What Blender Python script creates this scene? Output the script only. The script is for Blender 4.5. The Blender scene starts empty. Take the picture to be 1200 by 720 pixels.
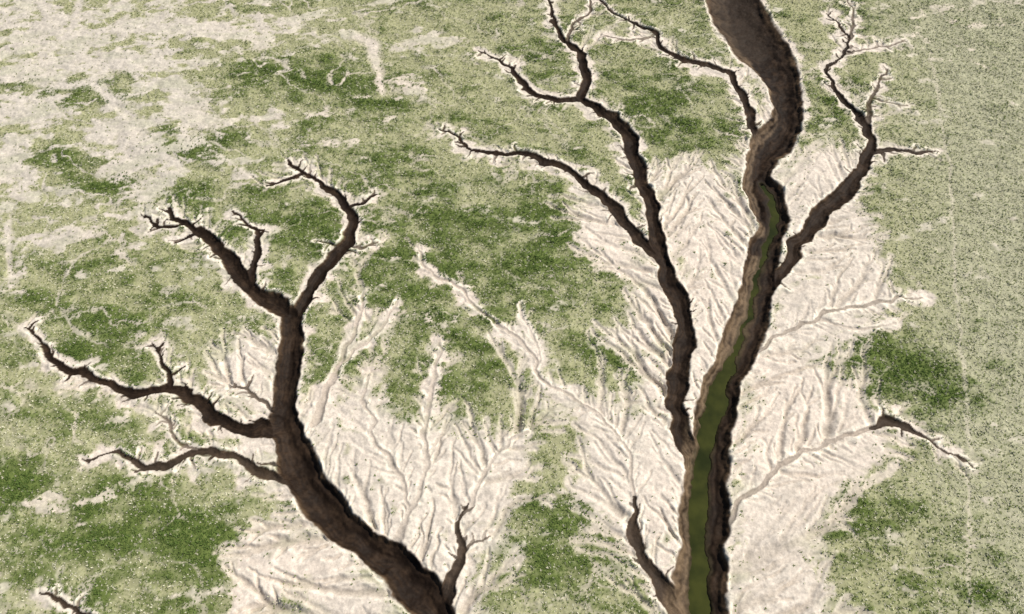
import bpy, math, random, heapq
import numpy as np
from mathutils import Vector, kdtree
random.seed(7); rng=np.random.default_rng(11)
f32=np.float32
# ------------------------------------------------------------ survey -> ground
H=120.0; PITCH=math.radians(58); T=math.tan(math.radians(33))
SP,CP=math.sin(PITCH),math.cos(PITCH)
def G(u,v,z=0.0):
    cx=(u-600)/600*T; cy=(360-v)/600*T
    t=(H-z)/(SP-cy*CP)
    return (cx*t,(CP+cy*SP)*t)
def mpp(u,v):
    cy=(360-v)/600*T
    return H/(SP-cy*CP)*T/600
# ------------------------------------------------------------ noise
_lat={}
def vnoise(x,y,scale,seed):
    if seed not in _lat:
        _lat[seed]=np.random.default_rng(seed).uniform(-1,1,(256,256)).astype(f32)
    L=_lat[seed]
    a=seed*0.7+0.4; ca,sa=math.cos(a),math.sin(a)
    X=(x*ca-y*sa)/scale+17.3*seed; Y=(x*sa+y*ca)/scale+9.1*seed
    xi=np.floor(X).astype(np.int32); yi=np.floor(Y).astype(np.int32)
    fx=(X-xi).astype(f32); fy=(Y-yi).astype(f32)
    fx=fx*fx*(3-2*fx); fy=fy*fy*(3-2*fy)
    x0=xi&255;x1=(xi+1)&255;y0=yi&255;y1=(yi+1)&255
    return (L[y0,x0]*(1-fx)+L[y0,x1]*fx)*(1-fy)+(L[y1,x0]*(1-fx)+L[y1,x1]*fx)*fy
def fbm(x,y,scale,octs,seed):
    r=0;a=1;t=0
    for o in range(octs):
        r=r+a*vnoise(x,y,scale/(2**o),seed+o*13); t+=a; a*=0.55
    return r/t*1.5
def sst(a,b,x):
    t=np.clip((x-a)/(b-a),0,1); return t*t*(3-2*t)
def mix(c,col,m):
    col=np.asarray(col,dtype=f32)
    return c*(1-m[...,None])+col*m[...,None]
# ------------------------------------------------------------ grid axes
DX=0.15
xin=np.arange(-130,130,DX); yin=np.arange(16,170,DX)
g=DX*1.22**np.arange(1,46); g=np.cumsum(g)
xs=np.concatenate([(xin[0]-g)[::-1],xin,xin[-1]+g]); ys=np.concatenate([(yin[0]-g)[::-1],yin,yin[-1]+g])
X,Y=np.meshgrid(xs,ys); X=X.astype(f32);Y=Y.astype(f32)
w1=fbm(X,Y,3.2,5,21); w2=fbm(X,Y,3.2,5,22)
XW=X+0.62*w1; YW=Y+0.62*w2
# ------------------------------------------------------------ channels  (u,v,width) , depth factor, dark
C=[]
def ch(pts,dark=1.0,df=1.0): C.append((pts,dark,df))
ch([(522,760,54),(515,735,54),(500,705,52),(470,668,49),(430,640,48),(395,612,45),(370,582,45),(352,545,42),(338,510,38),(331,480,30),(335,450,30),(343,410,30),(344,380,28),(340,366,27)])
ch([(340,370,24),(318,354,21),(300,341,20),(278,318,19),(258,292,16),(238,275,14),(218,263,11),(205,254,8),(200,243,3)])
ch([(218,262,9),(200,266,7),(185,262,6),(172,253,3)]); ch([(185,262,5),(175,270,3)]); ch([(238,275,8),(222,275,5),(208,282,3)])
ch([(296,335,12),(300,312,11),(305,290,9),(300,272,7),(285,262,5),(268,252,3)]); ch([(300,272,6),(312,276,2)])
ch([(343,372,20),(360,345,19),(378,320,19),(398,295,18),(411,275,15),(414,255,13),(408,243,12),(395,230,11),(375,215,9),(355,207,8),(345,200,6),(342,188,3)])
ch([(352,207,6),(335,212,5),(315,216,3)]); ch([(410,243,8),(425,238,6),(437,229,3)])
ch([(397,292,5),(382,285,3),(368,283,2)],.5); ch([(402,292,5),(422,291,4),(442,280,2)],.5)
ch([(332,503,20),(300,503,19),(270,497,17),(245,487,16),(225,470,15),(208,456,13),(185,456,12),(160,460,12),(135,455,11),(110,445,11),(85,436,10),(68,425,9),(52,412,8),(42,398,5),(30,385,2)])
ch([(200,455,9),(196,435,8),(188,420,5),(177,403,2)])
ch([(352,578,16),(325,565,14),(300,552,14),(280,537,12),(255,527,10),(230,530,10),(205,545,9),(180,553,9),(155,548,8),(145,535,5),(125,533,3),(100,535,2)],.8)
ch([(232,527,6),(210,515,5),(200,500,4),(185,480,2)],.5); ch([(345,560,6),(325,547,5),(300,540,2)],.6)
ch([(328,485,6),(300,466,5),(285,455,4),(270,452,2)],.6)
ch([(520,705,26),(533,682,17),(545,655,12),(545,630,9),(539,605,5),(545,590,2)],.78)
ch([(108,735,16),(88,712,8),(68,697,5),(48,690,2)],.85)
ch([(548,655,6),(556,640,4),(575,632,2)],.5)
MAIN=[(818,770,68),(818,735,64),(820,680,61),(822,630,58),(826,580,53),(831,530,49),(838,480,47),(850,440,46),(868,400,46),(885,350,42),(894,300,38),(906,262,36),(897,235,42),(888,203,40),(902,172,44),(920,145,38),(921,115,38),(905,80,50),(882,50,66),(866,22,65),(858,0,62),(858,-40,60)]
ch(MAIN,1.0,1.0)
ch([(900,345,14),(917,318,18),(935,290,20),(955,257,25),(980,232,24),(1005,205,17),(1018,180,14),(1015,155,12),(1005,135,10),(990,120,9),(975,100,8),(970,80,6),(985,65,5),(998,50,4),(985,35,3),(970,15,2)],.95)
ch([(998,50,4),(1000,20,3),(995,-5,2)],.5); ch([(985,65,4),(1030,55,3),(1062,46,2)],.4)
ch([(1013,142,7),(1022,115,5),(1030,95,4),(1040,83,2)],.6); ch([(1022,118,5),(1042,122,3),(1062,125,2)],.4)
ch([(1018,178,9),(1045,176,8),(1070,180,6),(1102,180,2)],.8)
ch([(890,165,13),(882,142,12),(872,115,12),(860,95,11),(845,82,10),(820,78,9),(795,68,8),(775,55,8),(765,40,7),(745,30,5),(720,18,4),(700,0,3)],.95)
ch([(765,42,5),(740,47,4),(705,45,2)],.4)
ch([(812,548,22),(803,518,26),(794,490,25),(793,455,27),(800,420,26),(800,390,26),(795,355,24),(785,325,23),(775,300,21),(768,270,19),(762,240,19),(748,210,19),(738,185,19),(735,160,20),(722,142,17),(700,130,15),(680,118,14),(684,95,13),(680,70,12),(665,50,10),(655,35,7),(648,15,5),(640,-5,4)])
ch([(680,118,11),(650,118,11),(625,110,10),(610,95,9),(600,80,6),(580,70,4),(558,60,2)],.95)
ch([(667,52,7),(672,30,5),(688,15,4),(690,-5,3)],.6)
ch([(772,306,17),(755,290,16),(738,270,15),(715,240,14),(690,218,13),(665,203,11),(640,192,11),(620,182,9),(590,182,8),(560,180,5),(540,165,4),(512,150,2)],.97)
ch([(800,722,30),(778,693,21),(762,665,17),(750,640,14),(742,612,11),(741,585,6)],.82)
ch([(741,590,6),(738,560,5),(730,520,4),(705,490,5),(665,462,5),(630,432,6),(610,405,6),(575,375,5),(540,345,5),(505,320,4),(488,290,2)],.14,.9)
ch([(848,615,12),(870,585,7),(900,560,6),(940,530,6),(985,515,6),(1022,500,8)],.22,.9)
ch([(1018,503,6),(1035,495,14),(1055,500,10),(1080,512,7),(1110,530,4),(1137,545,2)],.78)
ch([(884,415,7),(920,390,6),(960,370,5),(1000,360,5),(1040,352,4),(1078,350,2)],.24,.9); ch([(960,372,4),(1000,384,4),(1045,376,2)],.1)
ch([(370,495,12),(385,460,9),(400,425,7),(415,385,6),(428,345,3)],.14,.8); ch([(400,425,6),(440,390,5),(470,352,3)],.10,.8)
ch([(468,640,10),(478,600,8),(470,560,7),(445,520,6),(430,480,5),(430,440,3)],.12,.8)
ch([(478,600,8),(500,555,6),(495,500,6),(505,450,5),(515,400,3)],.10,.8)
ch([(545,600,6),(560,565,6),(585,530,4),(615,505,3)],.10,.8)
ch([(630,432,5),(622,400,4),(610,360,3)],.05,.8)
def catmull(P,step=0.8):
    P=np.array(P,float); P=np.vstack([2*P[0]-P[1],P,2*P[-1]-P[-2]]); out=[]
    for i in range(1,len(P)-2):
        p0,p1,p2,p3=P[i-1:i+3]; n=max(2,int(np.linalg.norm(p2[:2]-p1[:2])/step))
        for k in range(n):
            t=k/n
            out.append(0.5*((2*p1)+(-p0+p2)*t+(2*p0-5*p1+4*p2-p3)*t*t+(-p0+3*p1-3*p2+p3)*t**3))
    out.append(P[-2]); return np.array(out)
paths=[]
for pts,dark,df in C:
    W=[]
    for u,v,w in pts:
        w*=(.86 if w<9 else .93)
        wm=w*mpp(u,v); dep=min(2.2,0.32*wm)*df
        x,y=G(u,v,-dep*0.5); W.append((x,y,wm*0.5))
    P=catmull(W,0.9); P[:,2]=np.maximum(P[:,2],0.1)
    jit=fbm(P[:,0],P[:,1],4.0,3,77); jit2=fbm(P[:,0],P[:,1],4.0,3,78)
    amp=np.clip(0.9-P[:,2]*0.2,0.15,0.8)
    P[:,0]+=jit*amp; P[:,1]+=jit2*amp
    P[:,2]*=1+0.18*fbm(P[:,0],P[:,1],5.0,2,79)
    paths.append((P,dark,df))
extra=[]
for P,dark,df in paths:
    if dark<.4: continue
    for i in range(2,len(P)-1):
        if P[i,2]<1.6 and random.random()<0.45:
            d=P[i+1,:2]-P[i-1,:2]; a=math.atan2(d[1],d[0])+random.choice([-1,1])*random.uniform(.5,1.3)
            L=random.uniform(.5,2.2); p=P[i,:2].copy(); w=random.uniform(.18,.38); q=[(p[0],p[1],w)]
            n=4
            L+=P[i,2]
            for k in range(1,n+1):
                a+=random.uniform(-.45,.45); p=p+np.array([math.cos(a),math.sin(a)])*L/n
                q.append((p[0],p[1],w*(1-k/(n+.5))+.06))
            extra.append((np.array(q),dark*random.uniform(.4,1.),1.0))
# ------------------------------------------------------------ raster
hch=np.zeros_like(X); dE=np.full_like(X,99.); mud=np.zeros_like(X); rr=np.full_like(X,9.); dkp=np.zeros_like(X)
def seg_iter(P,maxr):
    for i in range(len(P)-1):
        a,b=P[i],P[i+1]; R=max(a[2],b[2])+maxr+1.0
        i0,i1=np.searchsorted(xs,[min(a[0],b[0])-R,max(a[0],b[0])+R]); j0,j1=np.searchsorted(ys,[min(a[1],b[1])-R,max(a[1],b[1])+R])
        if i1<=i0 or j1<=j0: continue
        sl=(slice(j0,j1),slice(i0,i1))
        x=XW[sl]-a[0]; y=YW[sl]-a[1]; dx,dy=b[0]-a[0],b[1]-a[1]; L2=dx*dx+dy*dy+1e-9
        t=np.clip((x*dx+y*dy)/L2,0,1); d=np.hypot(x-t*dx,y-t*dy); w=a[2]+(b[2]-a[2])*t
        yield sl,d,w
def carve(P,dark,df,maxr):
    op=1-(1-dark)**2.6
    for sl,d,w in seg_iter(P,maxr):
        r=d/w; dep=np.minimum(2.1,0.62*w)*df
        prof=1-(.35*sst(0.05,.75,r)+.65*sst(.62,1.09,r))
        hch[sl]=np.minimum(hch[sl],-dep*prof)
        dE[sl]=np.minimum(dE[sl],d-w)
        mud[sl]=np.maximum(mud[sl],op*(1-sst(0.93,1.06,r)))
        dkp[sl]=np.maximum(dkp[sl],np.where(r<1.2,dark,0))
        rr[sl]=np.minimum(rr[sl],r)
for P,dk,df in paths: carve(P,dk,df,7.0)
for P,dk,df in extra: carve(P,dk,df,1.5)
# ------------------------------------------------------------ sand zones
Z=[[(770,205),(800,185),(850,190),(868,240),(880,300),(868,370),(830,450),(815,520),(798,500),(806,400),(795,320),(775,270)],
[(930,180),(965,165),(1000,185),(1010,235),(1040,290),(1045,350),(1000,400),(945,425),(1005,460),(1045,520),(1000,580),(960,610),(975,740),(848,740),(855,560),(870,450),(905,370),(925,290),(900,235)],
[(660,240),(705,235),(735,275),(790,340),(797,400),(788,440),(790,500),(812,560),(800,660),(775,690),(735,640),(700,600),(655,590),(685,550),(695,505),(660,470),(690,455),(745,480),(745,430),(708,375),(748,370),(735,330),(690,290)],
[(350,480),(385,470),(430,440),(470,490),(520,490),(560,505),(625,515),(628,560),(590,600),(605,640),(565,660),(545,730),(510,700),(460,660),(405,610),(370,540)],
[(250,430),(290,385),(322,390),(328,490),(290,488),(260,460)],
[(275,640),(330,600),(385,640),(440,690),(470,740),(370,740),(350,690),(300,740),(270,740)],
[(870,190),(905,140),(890,95),(905,100),(912,130),(880,215)],
[(590,400),(650,445),(710,480),(735,520),(720,540),(690,500),(640,460)]]
zone=np.full_like(X,-30.)
zw=2.6
XZ=X+zw*fbm(X,Y,9,4,41); YZ=Y+zw*fbm(X,Y,9,4,42)
def poly_sd(pts):
    P=np.array([G(u,v) for u,v in pts]); R=16
    i0,i1=np.searchsorted(xs,[P[:,0].min()-R,P[:,0].max()+R]); j0,j1=np.searchsorted(ys,[P[:,1].min()-R,P[:,1].max()+R])
    sl=(slice(j0,j1),slice(i0,i1)); x=XZ[sl]; y=YZ[sl]
    d=np.full_like(x,99.); ins=np.zeros(x.shape,bool)
    for k in range(len(P)):
        a=P[k]; b=P[(k+1)%len(P)]; dx,dy=b-a
        t=np.clip(((x-a[0])*dx+(y-a[1])*dy)/(dx*dx+dy*dy),0,1)
        d=np.minimum(d,np.hypot(x-a[0]-t*dx,y-a[1]-t*dy))
        c=((a[1]>y)!=(b[1]>y))
        xi=a[0]+(y-a[1])/(dy if abs(dy)>1e-9 else 1e-9)*dx
        ins^=(c&(x<xi))
    sd=np.where(ins,d,-d); zone[sl]=np.maximum(zone[sl],sd)
for z in Z: poly_sd(z)
def samp(F,x,y):
    i=np.clip(np.searchsorted(xs,x),0,len(xs)-1); j=np.clip(np.searchsorted(ys,y),0,len(ys)-1); return F[j,i]
# ------------------------------------------------------------ drainage tree of small rills
sp=1.55
gx,gy=np.meshgrid(np.arange(-128,128,sp),np.arange(16,170,sp))
gx=(gx+rng.uniform(-.6,.6,gx.shape)*sp).ravel(); gy=(gy+rng.uniform(-.6,.6,gy.shape)*sp).ravel()
zn=samp(zone,gx,gy); de=samp(dE,gx,gy); nz=fbm(gx,gy,6,2,55)
keep=((zn>-2.8+3.4*nz)|((de<1.0+3.2*nz)))&(de>0.3)
gx=gx[keep];gy=gy[keep]
cn=[];cw=[]
for P,dk,df in paths:
    for p in P: cn.append((p[0],p[1])); cw.append(p[2])
cn=np.array(cn); NC=len(cn)
N=np.vstack([cn,np.stack([gx,gy],1)]); NN=len(N)
kd=kdtree.KDTree(NN)
for i,p in enumerate(N): kd.insert((p[0],p[1],0),i)
kd.balance()
cost=[1e9]*NN; par=[-1]*NN; done=[False]*NN; hq=[]
for u,v in [(522,760),(818,770),(108,735)]:
    x,y=G(u,v,-1); _,i,_=kd.find((x,y,0)); cost[i]=0; heapq.heappush(hq,(0,i))
order=[]
while hq:
    c,i=heapq.heappop(hq)
    if done[i]: continue
    done[i]=True; order.append(i)
    R=3.2 if i>=NC else 3.1+cw[i]
    for co,j,d in kd.find_range((N[i][0],N[i][1],0),R):
        if done[j] or j==i: continue
        if i<NC and j<NC:
            if d>3: continue
            cc=c+d*0.72
        elif i<NC: cc=c+max(0.2,d-cw[i])*1.0+cw[i]*.5
        elif j<NC: cc=c+d*3.0
        else: cc=c+d*(0.85+0.6*((i*7919+j*104729)%97)/97)
        if cc<cost[j]: cost[j]=cc; par[j]=i; heapq.heappush(hq,(cc,j))
acc=np.ones(NN)
for i in reversed(order):
    if par[i]>=0 and i>=NC: acc[par[i]]+=acc[i]
pa=np.array(par); S=N.copy()
rid=np.array([i for i in range(NC,NN) if par[i]>=0])
for it in range(5):
    cs=np.zeros_like(S); cnt=np.zeros(NN)
    np.add.at(cs,pa[rid],S[rid]*acc[rid][:,None]); np.add.at(cnt,pa[rid],acc[rid])
    has=cnt>0; m=S.copy(); m[has]=cs[has]/cnt[has][:,None]
    S2=S.copy(); hasr=rid[has[rid]]
    S2[hasr]=0.4*S[hasr]+0.3*S[pa[hasr]]+0.3*m[hasr]; S=S2
hr=np.zeros_like(X); dR=np.full_like(X,9.); rA=np.zeros_like(X)
for i in rid:
    p=pa[i]; wi=min(1.1,0.06+0.12*math.sqrt(acc[i])); wp=min(1.1,0.06+0.12*math.sqrt(acc[p])) if p>=NC else wi*1.1
    for sl,d,w in seg_iter(np.array([(S[i][0],S[i][1],wi),(S[p][0],S[p][1],wp)]),1.6):
        prof=1-sst(0.1,1.9,d/w); hr[sl]=np.minimum(hr[sl],-np.minimum(.8,w*1.25)*prof); dR[sl]=np.minimum(dR[sl],d-w)
        rA[sl]=np.maximum(rA[sl],np.minimum(1,w*2)*(1-sst(.35,1.0,d/w)))
print("rill segs",len(rid))
# ------------------------------------------------------------ pale tracks & painted strips
def strip(pts,soft=1.0):
    M=np.zeros_like(X); W=[(*G(u,v),w*mpp(u,v)*.5) for u,v,w in pts]
    for sl,d,w in seg_iter(catmull(W,1.2),4.0):
        M[sl]=np.maximum(M[sl],1-sst(1-0.5*soft,1+0.5*soft,d/w))
    return M
track=np.zeros_like(X)
for t in [[(-30,82,12),(20,92,14),(65,100,14),(100,98,14),(130,80,22),(165,72,30)],[(-20,45,10),(20,20,10),(55,-10,12)],[(30,90,8),(60,62,9),(85,30,10),(95,-10,9)],[(412,42,14),(436,52,15),(442,80,13),(450,108,9)],
   [(8,260,8),(12,330,6)],[(60,40,8),(0,60,8)],[(150,20,8),(60,75,10)],[(110,100,12),(150,135,14),(180,170,18),(215,200,10)],[(0,115,10),(40,120,14),(80,112,8)]]:
    track=np.maximum(track,strip(t,1.3))
trail=strip([(1090,60,4),(1112,200,4),(1120,330,4),(1130,450,5),(1138,540,5),(1133,640,5),(1140,740,5)],1.2)
tan1=strip([(888,300,14),(880,345,20),(858,398,26),(832,440,28),(818,480,20),(808,530,16),(802,590,18),(798,650,22),(794,740,30)],.9)
tan2=strip([(842,-20,16),(848,15,18),(860,50,16),(884,82,14),(902,108,10),(905,140,12),(885,170,14),(876,200,12),(884,230,14),(892,270,10)],.9)
tan3=strip([(858,-20,50),(866,22,50),(882,50,46)],.9)
WATER=[[(824,760,27),(821,735,26),(818,690,22),(818,650,20),(817,610,18),(818,580,18),(822,545,20),(829,505,21),(839,470,18),(849,445,14),(859,420,8),(870,390,4),(883,350,3),(893,312,3),(903,280,7),(908,255,9),(903,236,7),(893,218,4)]]
# ------------------------------------------------------------ blobs
def blob(u,v,ru,rv,rot=0):
    c=np.array(G(u,v)); a=math.radians(rot)
    e1=np.array(G(u+ru*math.cos(a),v+ru*math.sin(a)))-c; e2=np.array(G(u-rv*math.sin(a),v+rv*math.cos(a)))-c
    M=np.linalg.inv(np.stack([e1,e2],1)); x=XZ-c[0]; y=YZ-c[1]
    return np.exp(-((M[0,0]*x+M[0,1]*y)**2+(M[1,0]*x+M[1,1]*y)**2)).astype(f32)
lush=np.zeros_like(X)
for b in [(170,625,150,45,0,.75),(15,560,35,25,0,.9),(60,690,80,30,0,.4),(120,212,45,14,0,1.),(60,190,50,18,0,.6),(220,228,50,20,15,.9),(320,255,70,40,0,.7),
  (120,410,45,18,0,.85),(1055,435,80,40,15,.8),(1010,410,60,25,0,.45),(660,620,90,50,0,.4),(590,270,150,70,0,.5),(790,120,60,55,0,.5),(560,440,90,60,30,.5),(710,410,60,40,0,.45),
  (1155,705,30,18,0,1.),(440,490,35,50,0,.45),(240,170,70,25,0,.65),(370,95,60,14,0,.6),(450,128,30,8,0,.8),(1165,430,30,15,0,.6),(975,110,30,50,0,.4),(630,70,40,40,0,.5),
  (330,90,90,30,0,.4),(90,110,60,22,0,.6),(120,350,150,40,0,.4),(980,30,40,40,0,.3),(750,620,40,60,0,.2),(1020,620,60,60,0,.2),(20,300,60,40,0,.4)]:
    lush=np.maximum(lush,b[5]*blob(*b[:5]))
bare=np.zeros_like(X)
for b in [(150,180,45,40,60,1.),(40,130,55,16,0,.9),(120,75,70,18,0,.9),(10,195,30,30,0,.9),(60,270,60,18,0,.8),(250,30,120,14,0,.8),(330,130,60,14,0,.6),(30,90,60,12,0,.8),
   (1150,20,120,40,0,.3),(60,590,60,18,0,.7),(480,110,60,14,0,.7),(520,40,60,14,0,.6),(200,400,30,12,0,.5),(220,130,60,20,60,.7),(60,30,60,25,0,.8),(15,330,30,30,0,.6),(270,200,40,14,30,.5),(400,160,60,10,0,.4)]:
    bare=np.maximum(bare,b[5]*blob(*b[:5]))
u_right=sst(60,88,X+6*fbm(X,Y,20,3,61)-0.15*(Y-60))
u_tl=sst(0,60,-(X+20))*sst(60,120,Y+6*fbm(X,Y,20,2,62))
n_big=fbm(X,Y,26,4,71); n_mid=fbm(X,Y*1.9,6,4,72); n_fine=fbm(X,Y,1.3,3,73); n_px=fbm(X,Y,0.45,2,74)
n_st=fbm(X*0.55+Y*0.35,Y*1.7-X*.5,5,4,75); n_s2=fbm(X,Y*1.5,2.6,4,91); n_amp=fbm(X,Y,14,3,92)
n_v=fbm(XZ*.8+Y*.2,YZ*1.1,13,4,95)
# sand mask
inch=1-sst(-0.1,0.35,dE)
gz=sst(-4,0,zone)
s_zone=sst(-1.0,1.0,zone-0.3+1.4*n_mid+1.4*n_s2+.6*n_fine)
s_rill=(1-sst(0.1,0.75,dR+0.35*n_fine+.3*n_s2+.3*(1-gz)))*(.85-.2*(1-gz))
s_halo=1-sst(0.1,1.3,dE+1.3*n_mid+1.1*n_s2+.3*n_fine)
s_tl=sst(0.30,0.68,bare*0.7+0.50*n_st+0.42*n_s2+u_tl*0.38+0.18*n_fine-.35*lush)
s_gen=sst(.30,.95,.5*n_s2+.5*n_st+.3*n_fine+.12-.5*lush)*.5
s_vein=(1-sst(0.015,.075,np.abs(n_v)+.03*n_fine))*np.clip(.35+.5*u_tl+.5*n_mid-.6*u_right,0,.9)
sand=np.maximum.reduce([s_zone,s_rill,s_halo,s_tl*.95,track*np.clip(.95+.3*n_s2,0,1),trail*.4,s_gen,s_vein])
isl=sst(0.25,0.75,n_st+0.5*n_s2)*sst(0.2,0.9,dR)*sst(1.0,2.5,dE)*(s_zone)
sand=sand*(1-0.55*isl)
L=np.clip(lush+0.24*n_big+0.44*n_mid+.44*n_s2+0.14-0.22*u_tl*(1-lush)-0.32*u_right*(1-lush),0,1)
dens=np.clip((1-sand),0,1)
# ------------------------------------------------------------ height
ramp=np.clip(.80+.6*n_amp+.2*n_s2,.25,1.3)
Zt=0.25*fbm(X,Y,40,2,81)+0.22*n_mid*(1-inch)+0.13*n_s2*(1-inch)+0.06*n_fine+0.03*n_px*(1-0.4*inch)
Zt+=hch+hr*(1-inch)*ramp
Zt+=0.13*np.exp(-((dE-0.5)/0.5)**2)*np.clip(.5+.8*n_s2,0,1.3)
terr=sst(0.25,1.2,-hch)*inch
Zt+=terr*(0.07*np.sin(hch*8+2.5*n_mid)+.14*n_s2)
Zt+=dens*0.08*np.abs(n_px)
wl=-1.75
rw=np.full_like(X,99.)
for W in WATER:
    PW=catmull([(*G(u,v,wl),w*mpp(u,v)*.5) for u,v,w in W],1.0)
    for sl,d,w in seg_iter(PW,2.5): rw[sl]=np.minimum(rw[sl],d-w)
near=1-sst(.9,2.0,rw)
Zt=np.maximum(Zt,Zt*(1-near)+near*(wl+.10+.12*np.clip(rw,0,1.5)+.04*n_s2))
mw=1-sst(-.25,.22,rw+.25*n_s2+.08*n_fine); Zt=Zt*(1-mw)+(-2.2)*mw
# ------------------------------------------------------------ colour
col=np.empty(X.shape+(3,),dtype=f32); col[:]=(0.345,0.34,0.19)
col=mix(col,(0.105,0.145,0.032),sst(.0,.75,L)*.93)
col=mix(col,(0.40,0.39,0.27),u_right*0.75*(1-L))
sandc=np.empty_like(col); sandc[:]=(0.645,0.565,0.47)
sandc=mix(sandc,(0.50,0.445,0.365),sst(-.2,.9,n_s2)*.5)
sandc=mix(sandc,(0.70,0.595,0.49),sst(0,.6,n_big)*.6)
sandc=mix(sandc,(0.56,0.51,0.435),u_tl*.6)
sandc=mix(sandc,(0.75,0.67,0.555),np.exp(-((dR-.30)/.22)**2)*.6*(1-inch)*np.clip(ramp-.2,0,1))
sandc=mix(sandc,(0.31,0.265,0.205),rA*.6*(1-inch)*ramp/1.25)
sandc=mix(sandc,(0.38,0.385,0.25),sst(.05,.9,n_st)*.45*(1-sst(0,5,zone)))
col=col*(1-sand[...,None])+sandc*sand[...,None]
lit_rim=np.exp(-((dE-0.34)/0.25)**2)*np.clip(.6+.8*n_s2+.4*n_mid,0,1)  # pale sandy bank edge, with its sunlit brightness painted into the colour
col=mix(col,(0.82,0.74,0.60),lit_rim)
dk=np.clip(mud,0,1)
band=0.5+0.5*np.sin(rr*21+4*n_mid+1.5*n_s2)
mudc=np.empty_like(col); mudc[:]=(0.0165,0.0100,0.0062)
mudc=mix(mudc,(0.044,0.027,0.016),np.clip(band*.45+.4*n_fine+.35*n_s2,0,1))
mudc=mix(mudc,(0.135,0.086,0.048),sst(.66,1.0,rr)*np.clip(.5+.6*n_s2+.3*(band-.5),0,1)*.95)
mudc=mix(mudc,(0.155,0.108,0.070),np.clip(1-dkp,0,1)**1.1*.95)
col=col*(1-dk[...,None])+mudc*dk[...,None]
col=mix(col,(0.185,0.128,0.076),tan1*dk*np.clip(.6+.45*n_s2+.5*(band-.3),0,1)*.85)
col=mix(col,(0.18,0.125,0.076),tan2*dk*np.clip(.4+.5*n_s2+.5*(band-.2),0,1)*.75)
col=mix(col,(0.036,0.025,0.017),tan3*dk*.8)
wet=1-sst(.1,.8,rw); col=mix(col,(0.040,0.034,0.015),wet*.6*dk)
col*= (1+0.12*n_px+0.11*n_fine)[...,None]
col=np.clip(col,0.005,0.85)
# ------------------------------------------------------------ mesh
def grid_mesh(name):
    nj,ni=X.shape; me=bpy.data.meshes.new(name)
    co=np.stack([X,Y,Zt],-1).reshape(-1,3).astype(f32)
    me.vertices.add(len(co)); me.vertices.foreach_set("co",co.ravel())
    idx=np.arange(nj*ni,dtype=np.int32).reshape(nj,ni)
    q=np.stack([idx[:-1,:-1],idx[:-1,1:],idx[1:,1:],idx[1:,:-1]],-1).reshape(-1,4)
    me.loops.add(q.size); me.loops.foreach_set("vertex_index",q.ravel())
    me.polygons.add(len(q)); me.polygons.foreach_set("loop_start",np.arange(0,q.size,4,dtype=np.int32))
    me.polygons.foreach_set("use_smooth",np.ones(len(q),bool))
    me.update(calc_edges=True)
    return me
me=grid_mesh("dry_lakebed_ground")
ca=me.color_attributes.new("soil","FLOAT_COLOR","POINT")
ca.data.foreach_set("color",np.concatenate([col,dk[...,None]],-1).reshape(-1).astype(f32))
gobj=bpy.data.objects.new("dry_lakebed_ground",me); bpy.context.collection.objects.link(gobj)
def mat(name):
    m=bpy.data.materials.new(name); m.use_nodes=True; nt=m.node_tree; return m,nt,nt.nodes["Principled BSDF"]
m,nt,bs=mat("lakebed_soil"); nd=nt.nodes; lk=nt.links
at=nd.new("ShaderNodeVertexColor"); at.layer_name="soil"
tc=nd.new("ShaderNodeTexCoord")
n1=nd.new("ShaderNodeTexNoise"); n1.inputs["Scale"].default_value=3.5; n1.inputs["Detail"].default_value=4; n1.inputs["Roughness"].default_value=.7
lk.new(tc.outputs["Object"],n1.inputs["Vector"])
mr=nd.new("ShaderNodeMapRange"); mr.inputs["From Min"].default_value=.3; mr.inputs["From Max"].default_value=.7; mr.inputs["To Min"].default_value=.82; mr.inputs["To Max"].default_value=1.17
lk.new(n1.outputs["Fac"],mr.inputs["Value"])
mx=nd.new("ShaderNodeVectorMath"); mx.operation='SCALE'; lk.new(at.outputs["Color"],mx.inputs[0]); lk.new(mr.outputs["Result"],mx.inputs["Scale"])
lk.new(mx.outputs[0],bs.inputs["Base Color"])
mr2=nd.new("ShaderNodeMapRange"); mr2.inputs["To Min"].default_value=.95; mr2.inputs["To Max"].default_value=.65; lk.new(at.outputs["Alpha"],mr2.inputs["Value"]); lk.new(mr2.outputs["Result"],bs.inputs["Roughness"])
bs.inputs["Specular IOR Level"].default_value=.10
bp=nd.new("ShaderNodeBump"); bp.inputs["Strength"].default_value=.4; bp.inputs["Distance"].default_value=.1; lk.new(n1.outputs["Fac"],bp.inputs["Height"]); lk.new(bp.outputs["Normal"],bs.inputs["Normal"])
me.materials.append(m)
# ------------------------------------------------------------ water
wv=[];wf=[]
for W in WATER:
    P=catmull([(*G(u,v,wl),w*mpp(u,v)*.5) for u,v,w in W],1.0); b=len(wv)
    for i in range(len(P)):
        d=P[min(i+1,len(P)-1),:2]-P[max(i-1,0),:2]; d/=np.linalg.norm(d); n=np.array([-d[1],d[0]])
        for s in (-1,1):
            p=P[i,:2]+n*s*(P[i,2]+1.0); wv.append((p[0],p[1],wl))
        if i: k=b+2*i; wf.append((k-2,k,k+1,k-1))
wm=bpy.data.meshes.new("river_water"); wm.from_pydata(wv,[],wf); wobj=bpy.data.objects.new("river_water",wm); bpy.context.collection.objects.link(wobj)
m,nt,bs=mat("silty_green_water")
n1=nt.nodes.new("ShaderNodeTexNoise"); n1.inputs["Scale"].default_value=.25; n1.inputs["Detail"].default_value=5; tc=nt.nodes.new("ShaderNodeTexCoord"); nt.links.new(tc.outputs["Object"],n1.inputs["Vector"])
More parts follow.
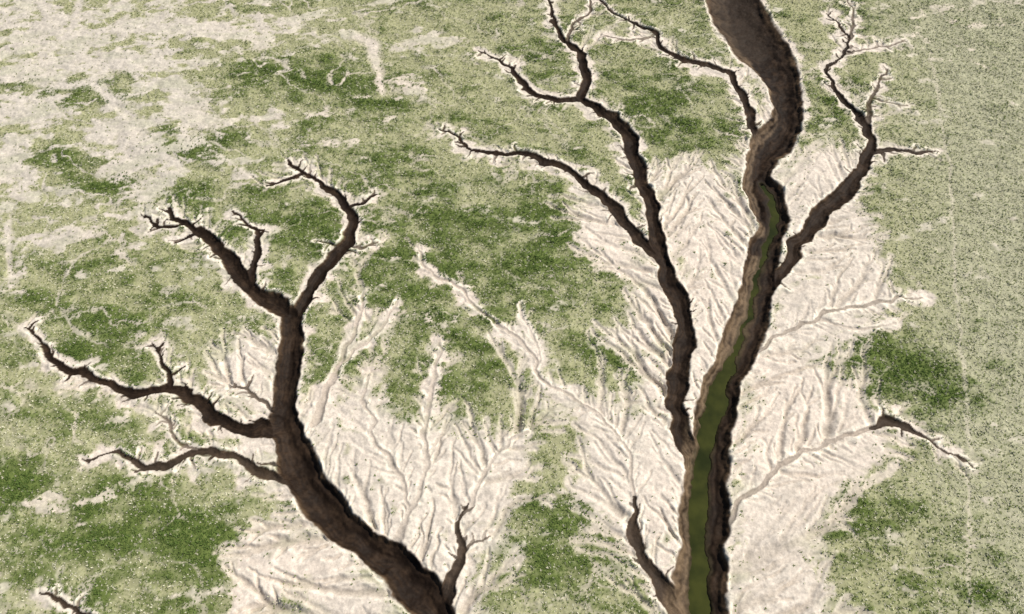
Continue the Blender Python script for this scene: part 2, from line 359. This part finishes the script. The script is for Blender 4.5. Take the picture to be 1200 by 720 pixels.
cr=nt.nodes.new("ShaderNodeValToRGB"); cr.color_ramp.elements[0].color=(.018,.023,.004,1); cr.color_ramp.elements[1].color=(.048,.052,.010,1); cr.color_ramp.elements[0].position=.35; cr.color_ramp.elements[1].position=.65
nt.links.new(n1.outputs["Fac"],cr.inputs["Fac"]); nt.links.new(cr.outputs["Color"],bs.inputs["Base Color"])
bs.inputs["Roughness"].default_value=.12; bs.inputs["IOR"].default_value=1.33
wm.materials.append(m)
# ------------------------------------------------------------ grass tufts (one mass)
NT=680000
tx=rng.uniform(-130,130,NT); ty=rng.uniform(16,170,NT)
dn=samp(dens,tx,ty); dd=samp(dE,tx,ty); Lt=samp(L,tx,ty); ur=samp(u_right,tx,ty)
vis=np.abs(tx)<(ty*CP+H*SP)*T*1.08
k=(rng.uniform(0,1,NT)<dn*(.34+.5*np.maximum(Lt,.5*ur))+.006)&(dd>.25)&vis
tx,ty,Lt,ur,dn=tx[k],ty[k],Lt[k],ur[k],dn[k]; n=len(tx); print("tufts",n)
tz=samp(Zt,tx,ty)
NB=3
sz=rng.uniform(.12,.25,n)*(1+.30*Lt)
ang=rng.uniform(0,2*math.pi,(n,1))+np.arange(NB)*(2*math.pi/NB)+rng.uniform(-.5,.5,(n,NB))
ca_,sa_=np.cos(ang),np.sin(ang); s=sz[:,None]*rng.uniform(.6,1.2,(n,NB)); hgt=s*rng.uniform(.3,1.0,(n,NB))
wd=.42*s
V=np.empty((n,NB,3,3),f32)
V[:,:,0,0]=tx[:,None]-sa_*wd; V[:,:,0,1]=ty[:,None]+ca_*wd; V[:,:,0,2]=tz[:,None]
V[:,:,1,0]=tx[:,None]+sa_*wd; V[:,:,1,1]=ty[:,None]-ca_*wd; V[:,:,1,2]=tz[:,None]
V[:,:,2,0]=tx[:,None]+ca_*s; V[:,:,2,1]=ty[:,None]+sa_*s; V[:,:,2,2]=tz[:,None]+hgt+.03
nv=n*NB*3
gm=bpy.data.meshes.new("marsh_grass"); gm.vertices.add(nv); gm.vertices.foreach_set("co",V.ravel())
gm.loops.add(nv); gm.loops.foreach_set("vertex_index",np.arange(nv,dtype=np.int32))
gm.polygons.add(nv//3); gm.polygons.foreach_set("loop_start",np.arange(0,nv,3,dtype=np.int32)); gm.update(calc_edges=True)
pr=rng.uniform(0,1,n); q=rng.uniform(.8,1.25,n)[:,None]
pale=(pr<(.44-.40*Lt+.25*ur))[:,None]
gc=np.where(pale,np.array([[.60,.58,.41]])*(1-.40*Lt[:,None]),np.array([[.185,.22,.070]])*(1-Lt[:,None])+np.array([[.080,.125,.024]])*Lt[:,None])*q
gc=np.concatenate([np.minimum(gc,.8),np.ones((n,1))],1).astype(f32)
a=gm.color_attributes.new("blade","FLOAT_COLOR","POINT"); a.data.foreach_set("color",np.repeat(gc,NB*3,axis=0).ravel())
go=bpy.data.objects.new("marsh_grass",gm); bpy.context.collection.objects.link(go)
m,nt,bs=mat("grass_blades"); at=nt.nodes.new("ShaderNodeVertexColor"); at.layer_name="blade"; nt.links.new(at.outputs["Color"],bs.inputs["Base Color"]); bs.inputs["Roughness"].default_value=.7
bs.inputs["Specular IOR Level"].default_value=.2
gm.materials.append(m)
# ------------------------------------------------------------ light, camera
EL=math.radians(50); AZ=math.radians(66)
sd=Vector((math.sin(AZ)*math.cos(EL),math.cos(AZ)*math.cos(EL),math.sin(EL)))
l=bpy.data.lights.new("sun","SUN"); l.energy=5.0; l.angle=math.radians(.5); l.color=(1,.95,.88)
lo=bpy.data.objects.new("sun",l); lo.rotation_euler=(-sd).to_track_quat('-Z','Y').to_euler(); bpy.context.collection.objects.link(lo)
w=bpy.data.worlds.new("World"); bpy.context.scene.world=w; w.use_nodes=True; nt=w.node_tree
sk=nt.nodes.new("ShaderNodeTexSky"); sk.sky_type='NISHITA'; sk.sun_disc=False; sk.sun_elevation=EL; sk.sun_rotation=AZ
nt.links.new(sk.outputs[0],nt.nodes["Background"].inputs[0]); nt.nodes["Background"].inputs[1].default_value=.075
cd=bpy.data.cameras.new("camera"); co=bpy.data.objects.new("camera",cd); bpy.context.collection.objects.link(co)
co.location=(0,0,H); co.rotation_euler=(math.radians(90)-PITCH,0,0); cd.sensor_width=36; cd.lens=18/T; cd.clip_end=20000; cd.clip_start=1
bpy.context.scene.camera=co
sc=bpy.context.scene; sc.view_settings.view_transform='Standard'; sc.view_settings.look='None'; sc.view_settings.exposure=0
